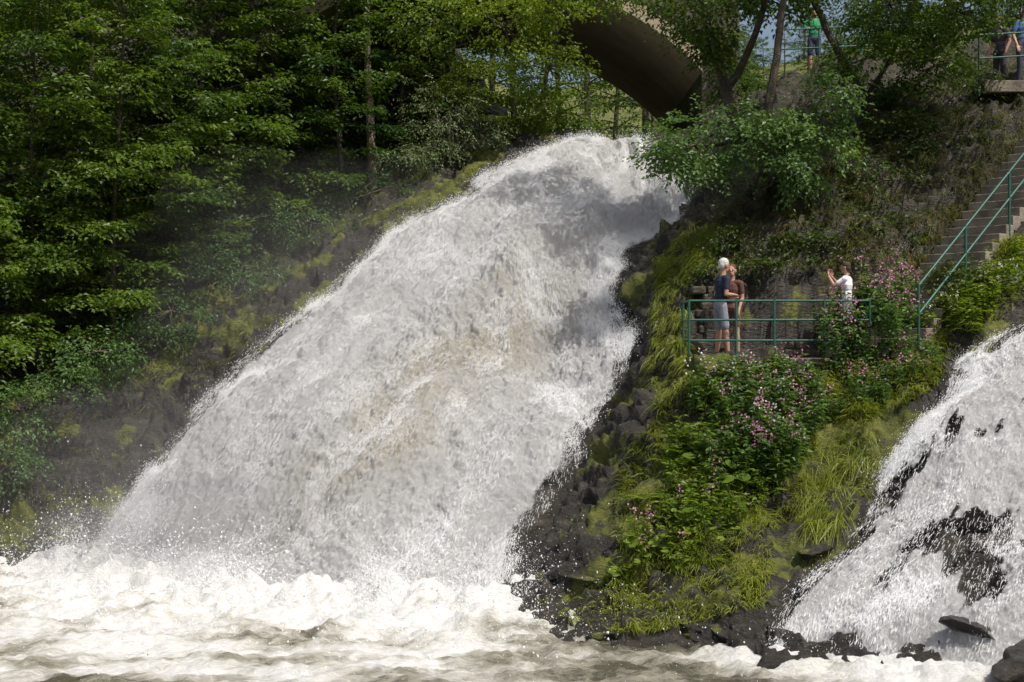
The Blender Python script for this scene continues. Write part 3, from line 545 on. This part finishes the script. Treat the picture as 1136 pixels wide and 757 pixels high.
# ------------------------------------------------------------ structures
def boxes(name,bl,mat,bev=.015):
    vs=[];fs=[]
    for c,sx,sy,sz,ang in bl:
        ca,sa=math.cos(ang),math.sin(ang); o=len(vs)
        for a in (-1,1):
            for b in (-1,1):
                for d in (-1,1):
                    lx,ly=a*sx/2,b*sy/2; vs.append((c[0]+lx*ca-ly*sa,c[1]+lx*sa+ly*ca,c[2]+d*sz/2))
        fs+=[tuple(o+i for i in f) for f in [(0,1,3,2),(4,6,7,5),(0,4,5,1),(2,3,7,6),(0,2,6,4),(1,5,7,3)]]
    me=bpy.data.meshes.new(name); me.from_pydata(vs,[],fs); me.materials.append(mat); ob=bpy.data.objects.new(name,me); COL.objects.link(ob)
    if bev: m=ob.modifiers.new('b','BEVEL'); m.width=bev; m.segments=2
    return ob
boxes('viewing_platform',[((4.95,25.75,3.70),3.7,1.45,.18,0)],M_conc)
dS=S1-S0; angS=math.atan2(dS[1],dS[0]); LS=np.hypot(dS[0],dS[1]); ud=np.array([dS[0],dS[1]])/LS; pd=np.array([ud[1],-ud[0]])
st=[]
for k in range(NST):
    c=S0[:2]+ud*LS*(k+.5)/NST; zt=S0[2]+dS[2]*(k+1)/NST-.15
    st.append(((c[0],c[1],zt-.14),LS/NST+.03,1.25,.28,angS))
boxes('stone_stairs',st,M_conc,.012)
boxes('upper_walkway',[((13.2,31.6,9.55),6.2,2.4,.25,0)],M_conc)
def railing(name,pts,hs=(1.05,.55),r=.020):
    acc=Acc(); pts=[np.array(p,float) for p in pts]
    for h in hs:
        for a,b in zip(pts[:-1],pts[1:]): tube(acc,np.array([a+[0,0,h],b+[0,0,h]]),r,8)
    for a in pts: tube(acc,np.array([a-[0,0,.25],a+[0,0,hs[0]+.02]]),r*1.15,8)
    return acc.build(name,[M_green],True)
railing('green_railing',[(3.15,26.2,3.79),(3.12,25.08,3.79),(3.95,25.05,3.79),(4.62,25.05,3.79),(5.5,25.05,3.79),(6.3,25.05,3.79)],(1.02,.68,.32))
sp0=[]
for k in range(6):
    f=k/5.; c=S0+dS*f; sp0.append((c[0]+pd[0]*.62,c[1]+pd[1]*.62,c[2]-.1))
railing('stair_railing',sp0,(1.05,.55),.022)
railing('walkway_railing',[(10.0,30.45,9.6),(11.2,30.45,9.67)],(1.05,.55))
railing('walkway_railing',[(13.2,30.45,9.67),(14.6,30.45,9.67),(16,30.45,9.67)],(1.05,.55))
railing('lookout_railing',[(6.8,36.6,11.0),(7.9,36.6,11.05),(9.0,36.6,11.1),(10.2,36.6,11.15)],(1.1,.6),.02)
wl=[]; xx0=3.6
for r in range(9):
    hgt=rng.uniform(.12,.17); xx=xx0+rng.uniform(0,.3)-.3; zz=3.87+.148*r
    while xx<6.9:
        w=rng.uniform(.14,.5); wl.append(((xx+w/2,26.58+rng.uniform(-.05,.05)+.03*r,zz),w-.02,.45,hgt-.01,rng.uniform(-.06,.06))); xx+=w
boxes('stone_retaining_wall',wl,M_stone,.03)
def bridge():
    xs_=np.linspace(-7,5.0,41); cx=-1.; Ra=(6.**2+2.6**2)/(2*2.6); zc_=13.8-Ra
    soff=[zc_+math.sqrt(Ra*Ra-(q-cx)**2) for q in xs_]
    Vv=[];Fq=[];mi=[]; y0,y1=37.5,47.; top=15.4
    for q,s in zip(xs_,soff): Vv+=[(q,y0,s),(q,y1,s),(q,y0,top),(q,y1,top),(q,y0-.12,s),(q,y0-.12,s+.45),(q,y0,s+.45)]
    for k in range(40):
        a=k*7;b=a+7; Fq+=[(a,b,b+1,a+1),(a+6,b+6,b+2,a+2),(a+1,b+1,b+3,a+3),(a+2,b+2,b+3,a+3),(a+4,b+4,b+5,a+5),(a+4,b+4,b,a),(a+5,b+5,b+6,a+6)]; mi+=[0,1,1,1,0,0,0]
    ob=mesh_np('stone_arch_bridge',Vv,Fq,[M_soff,M_stone],None,False,mi)
    ch=boxes('abutment',[((5.5,42.25,9.9),1.0,9.5,11.2,0),((-7.65,42.25,9.9),1.3,9.5,11.2,0)],M_stone,.03); ch.parent=ob
    pr=boxes('parapet',[((-1,37.6,15.9),14.6,.35,1.0,0),((-1,46.9,15.9),14.6,.35,1.0,0)],M_stone,.03); pr.parent=ob
bridge()
# ------------------------------------------------------------ people
def capsule(p0,p1,r0,r1,n=10):
    p0=np.array(p0,float);p1=np.array(p1,float); d=p1-p0; L=np.linalg.norm(d); d=d/max(L,1e-6) if L>1e-6 else np.array([0,0,1.])
    ref=np.array([1.,0,0]) if abs(d[0])<.8 else np.array([0,1.,0]); a=nz(np.cross(d,ref)); b=np.cross(d,a); rings=[]
    for ph in (-90,-60,-30,0): rings.append((p0+d*r0*math.sin(math.radians(ph)),r0*math.cos(math.radians(ph))))
    for ph in (0,30,60,90): rings.append((p1+d*r1*math.sin(math.radians(ph)),r1*math.cos(math.radians(ph))))
    V=[];Fc=[]
    V.append(rings[0][0])
    for c,r in rings[1:-1]:
        for k in range(n): t=2*math.pi*k/n; V.append(c+r*(a*math.cos(t)+b*math.sin(t)))
    V.append(rings[-1][0]); m=len(rings)-2
    for k in range(n): Fc.append((0,1+(k+1)%n,1+k))
    for j in range(m-1):
        for k in range(n): Fc.append((1+j*n+k,1+j*n+(k+1)%n,1+(j+1)*n+(k+1)%n,1+(j+1)*n+k))
    for k in range(n): Fc.append((1+(m-1)*n+k,1+(m-1)*n+(k+1)%n,1+m*n))
    return V,Fc
def person(name,foot,yaw,Ht,pose,cl,hairlen=.0,female=False):
    s=Ht/1.75; prims=[]
    def cap(a,b,ra,rb,l): prims.append(('c',np.array(a,float),np.array(b,float),ra,rb,l))
    def ell(c,r,l): prims.append(('e',np.array(c,float),np.array(r,float),0,0,l))
    lean=pose.get('lean',0.)
    wS=.17 if female else .19
    ell((0,0,.94),(.165,.115,.13),'p'); ell((0,lean*.3,1.08),(.145 if not female else .125,.11,.15),'s'); ell((0,lean*.7,1.27),(.175 if not female else .155,.12,.19),'s')
    cap((-wS+.03,lean,1.40),(wS-.03,lean,1.40),.062,.062,'s'); cap((0,lean,1.42),(0,lean+.02,1.55),.052,.05,'k')
    hy=lean+.03; hyaw=pose.get('head',0.); ch,sh_=math.cos(hyaw),math.sin(hyaw); tilt=pose.get('tilt',0.)
    def hd(px_,py_,pz_):
        pz2=py_*-math.sin(tilt)+pz_*math.cos(tilt); py2=py_*math.cos(tilt)+pz_*math.sin(tilt)
        return (px_*ch-py2*sh_, hy+px_*sh_+py2*ch, 1.635+pz2)
    ell(hd(0,0,.01),(.077,.094,.105),'k'); ell(hd(0,.025,-.065),(.055,.065,.055),'k'); cap(hd(0,.085,.01),hd(0,.108,-.018),.010,.014,'k')
    ell(hd(.08,-.005,-.005),(.014,.022,.032),'k'); ell(hd(-.08,-.005,-.005),(.014,.022,.032),'k')
    for sx in (-1,1): ell(hd(.032*sx,.088,.012),(.011,.009,.008),'e')
    ell(hd(0,.088,-.055),(.024,.010,.008),'m')
    ell(hd(0,-.022,.045),(.086,.098,.090),'h'); ell(hd(0,-.055,-.0),(.078,.06,.085),'h')
    if hairlen: ell(hd(0,-.06,-.08-hairlen/2),(.075,.045,.08+hairlen/2),'h')
    for sx,arm in ((-1,pose['L']),(1,pose['R'])):
        S=np.array([sx*wS,lean,1.39]); E=np.array(arm[0],float); Wr=np.array(arm[1],float)
        M_=S+(E-S)*.6; cap(S,M_,.060,.056,'s'); cap(M_,E,.046,.040,'k'); cap(E,Wr,.040,.027,'k')
        fd=nz(np.array(arm[2],float)) if len(arm)>2 else nz(Wr-E); pr=nz(np.cross(fd,[0.2,.3,1.])); pnn=np.cross(pr,fd)
        P0=Wr+fd*.02; P1=Wr+fd*.085; cap(P0-pr*.015,P1-pr*.022,.020,.016,'k'); cap(P0+pr*.015,P1+pr*.022,.020,.016,'k')
        for q,fl in zip((-.033,-.011,.011,.033),(.065,.078,.072,.055)):
            a=P1+pr*q; b=a+fd*fl*.5-pnn*.006; c=b+nz(fd*.7-pnn*.7)*fl*.5; cap(a,b,.0105,.0095,'k'); cap(b,c,.0095,.008,'k')
        a=P0+pr*.03*-sx; b=a+nz(fd*.6-pr*.8*sx)*.04; cap(a,b,.012,.011,'k'); cap(b,b+nz(fd-.2*pr*sx)*.03,.011,.009,'k')
    for sx,leg in ((-1,pose.get('LL',((-.10,.02,.50),(-.11,-.02,.08)))),(1,pose.get('RL',((.10,.02,.50),(.11,-.02,.08))))):
        Hh=np.array([sx*.088,0,.92]); Kn=np.array(leg[0]);An=np.array(leg[1]); sl=cl.get('short',.85)
        Mm=Hh+(Kn-Hh)*sl; cap(Hh,Mm,.092,.078 if sl<1 else .062,'p')
        if sl<1: cap(Mm,Kn,.062,.052,'k'); cap(Kn,Kn+(An-Kn)*.35,.052,.056,'k'); cap(Kn+(An-Kn)*.35,An,.056,.035,'k')
        else: cap(Kn,An,.062,.05,'p')
        cap(An+[0,-.03,-.035],An+[0,.14,-.045],.043,.036,'f'); cap(An+[0,0,.0],An+[0,.01,.03],.042,.04,'f')
    V=[];Fc=[]
    for p in prims:
        if p[0]=='c': v,f=capsule(p[1],p[2],p[3],p[4])
        else:
            v,f=capsule((0,0,0),(0,0,0),1,1,14); v=[np.array(q)*p[2]+p[1] for q in v]
        o=len(V); V+=[tuple(q) for q in v]; Fc+=[tuple(o+i for i in g) for g in f]
    me=bpy.data.meshes.new('tmp'); me.from_pydata(V,[],Fc); ob=bpy.data.objects.new('tmp',me); COL.objects.link(ob)
    rm=ob.modifiers.new('r','REMESH'); rm.mode='VOXEL'; rm.voxel_size=.009
    sm=ob.modifiers.new('s','SMOOTH'); sm.iterations=2; sm.factor=.4
    dg=bpy.context.evaluated_depsgraph_get(); me2=bpy.data.meshes.new_from_object(ob.evaluated_get(dg)); bpy.data.objects.remove(ob)
    nf=len(me2.polygons); c=np.empty(nf*3); me2.polygons.foreach_get('center',c); c=c.reshape(-1,3)
    best=np.full(nf,1e9); lab=np.zeros(nf,int); keys=['k','s','p','f','h','e','m']
    for p in prims:
        if p[0]=='c':
            d=p[2]-p[1]; t=np.clip(((c-p[1])@d)/max(d@d,1e-9),0,1); ds=np.linalg.norm(c-p[1]-t[:,None]*d,axis=1)-(p[3]+(p[4]-p[3])*t)
        else:
            q=(c-p[1])/p[2]; ds=(np.linalg.norm(q,axis=1)-1)*p[2].min()
        if p[5] in 'em': ds-=.004
        m=ds<best; best[m]=ds[m]; lab[m]=keys.index(p[5])
    for k in keys: me2.materials.append(cl[k])
    me2.polygons.foreach_set('material_index',lab.astype(np.int32)); me2.polygons.foreach_set('use_smooth',np.full(nf,True)); me2.update(); me2.name=name
    ob=bpy.data.objects.new(name,me2); COL.objects.link(ob); ob.location=foot; ob.scale=(s,)*3; ob.rotation_euler=(0,0,yaw); return ob
def cloth(n,c,r=.8): return simple(n,tuple(q*.85 for q in c),tuple(min(1,q*1.12) for q in c),14,r,.25,60)
SK=cloth('skin',(.42,.24,.17),.55); EY=cloth('eye',(.02,.02,.02)); MO=cloth('lips',(.35,.13,.11)); SHO=cloth('shoe',(.06,.055,.05)); 
def clothes(s,p,h,short=.85): return {'k':SK,'s':cloth('shirt',s),'p':cloth('trousers',p),'f':SHO,'h':cloth('hair',h),'e':EY,'m':MO,'short':short}
rt=math.radians
person('standing_man',(3.72,25.42,3.79),rt(-75),1.78,{'lean':.05,'L':((-.22,.02,1.12),(-.06,.22,1.10)),'R':((.22,.02,1.12),(.08,.22,1.12)),'head':.1,'tilt':.15,'RL':((.10,.06,.50),(.12,.10,.08))},clothes((.018,.022,.045),(.22,.24,.28),(.5,.5,.48),.85))
person('standing_woman',(4.0,25.85,3.79),rt(150),1.70,{'L':((-.2,.0,1.12),(-.18,.12,.90)),'R':((.2,.0,1.12),(.14,.16,1.0)),'head':.3},clothes((.09,.04,.028),(.14,.07,.05),(.10,.045,.025),.7),hairlen=.12,female=True)
ph=person('boy_photographer',(6.03,25.62,4.02-.0),rt(62),1.50,{'L':((-.24,.2,1.25),(-.10,.36,1.46),(.2,.1,1)),'R':((.24,.2,1.25),(.10,.36,1.46),(-.2,.1,1)),'head':.05},clothes((.75,.76,.78),(.25,.27,.32),(.05,.035,.022)))
phn=boxes('camera_phone',[((0,0.42,1.56),.15,.012,.075,0)],cloth('phone_plastic',(.02,.02,.02),.3),.004); phn.parent=ph
boxes('concrete_step',[((6.3,25.75,3.90),1.1,1.1,.23,0)],M_conc)
person('man_in_green_shirt',(7.95,37.4,ground(7.95,37.4)),rt(170),1.78,{'L':((-.26,.06,1.14),(-.2,.28,1.16)),'R':((.26,.06,1.14),(.2,.28,1.16)),'tilt':.2},clothes((.02,.26,.10),(.05,.06,.09),(.05,.04,.03)))
person('man_in_blue_shirt',(11.25,31.3,9.675),rt(200),1.78,{'L':((-.25,-.02,1.12),(-.24,.1,.88)),'R':((.25,-.02,1.12),(.24,.1,.88))},clothes((.06,.12,.28),(.04,.045,.07),(.06,.04,.03),1.0))
person('man_in_dark_jacket',(10.95,31.9,9.675),rt(120),1.72,{'L':((-.25,-.02,1.12),(-.24,.1,.88)),'R':((.25,-.02,1.12),(.24,.1,.88))},clothes((.08,.06,.08),(.04,.04,.05),(.08,.05,.03),1.0))
# ------------------------------------------------------------ light, sky, camera
sd=np.array([.40,-.34,.85]); sd/=np.linalg.norm(sd)
w=bpy.data.worlds.new('World'); bpy.context.scene.world=w; w.use_nodes=True; nt=w.node_tree
bg=nt.nodes['Background']; sk=nt.nodes.new('ShaderNodeTexSky'); sk.sky_type='NISHITA'; sk.sun_disc=False
sk.sun_elevation=math.asin(sd[2]); sk.sun_rotation=math.atan2(sd[0],sd[1]); sk.air_density=1.; sk.dust_density=6.
nt.links.new(sk.outputs[0],bg.inputs[0]); bg.inputs[1].default_value=.14
l=bpy.data.lights.new('sun','SUN'); l.energy=4.1; l.angle=rt(.53); l.color=(1,.95,.87); lo=bpy.data.objects.new('sun',l); COL.objects.link(lo)
lo.rotation_euler=Vector(sd).to_track_quat('Z','Y').to_euler()
cam=bpy.data.cameras.new('camera'); cam.lens=50; cam.sensor_width=36; cam.clip_end=2000; co=bpy.data.objects.new('camera',cam); COL.objects.link(co)
co.location=(0,0,HC); co.rotation_euler=(math.pi/2,0,0); bpy.context.scene.camera=co
sc=bpy.context.scene; sc.view_settings.view_transform='Standard'; sc.view_settings.look='None'; sc.view_settings.exposure=0
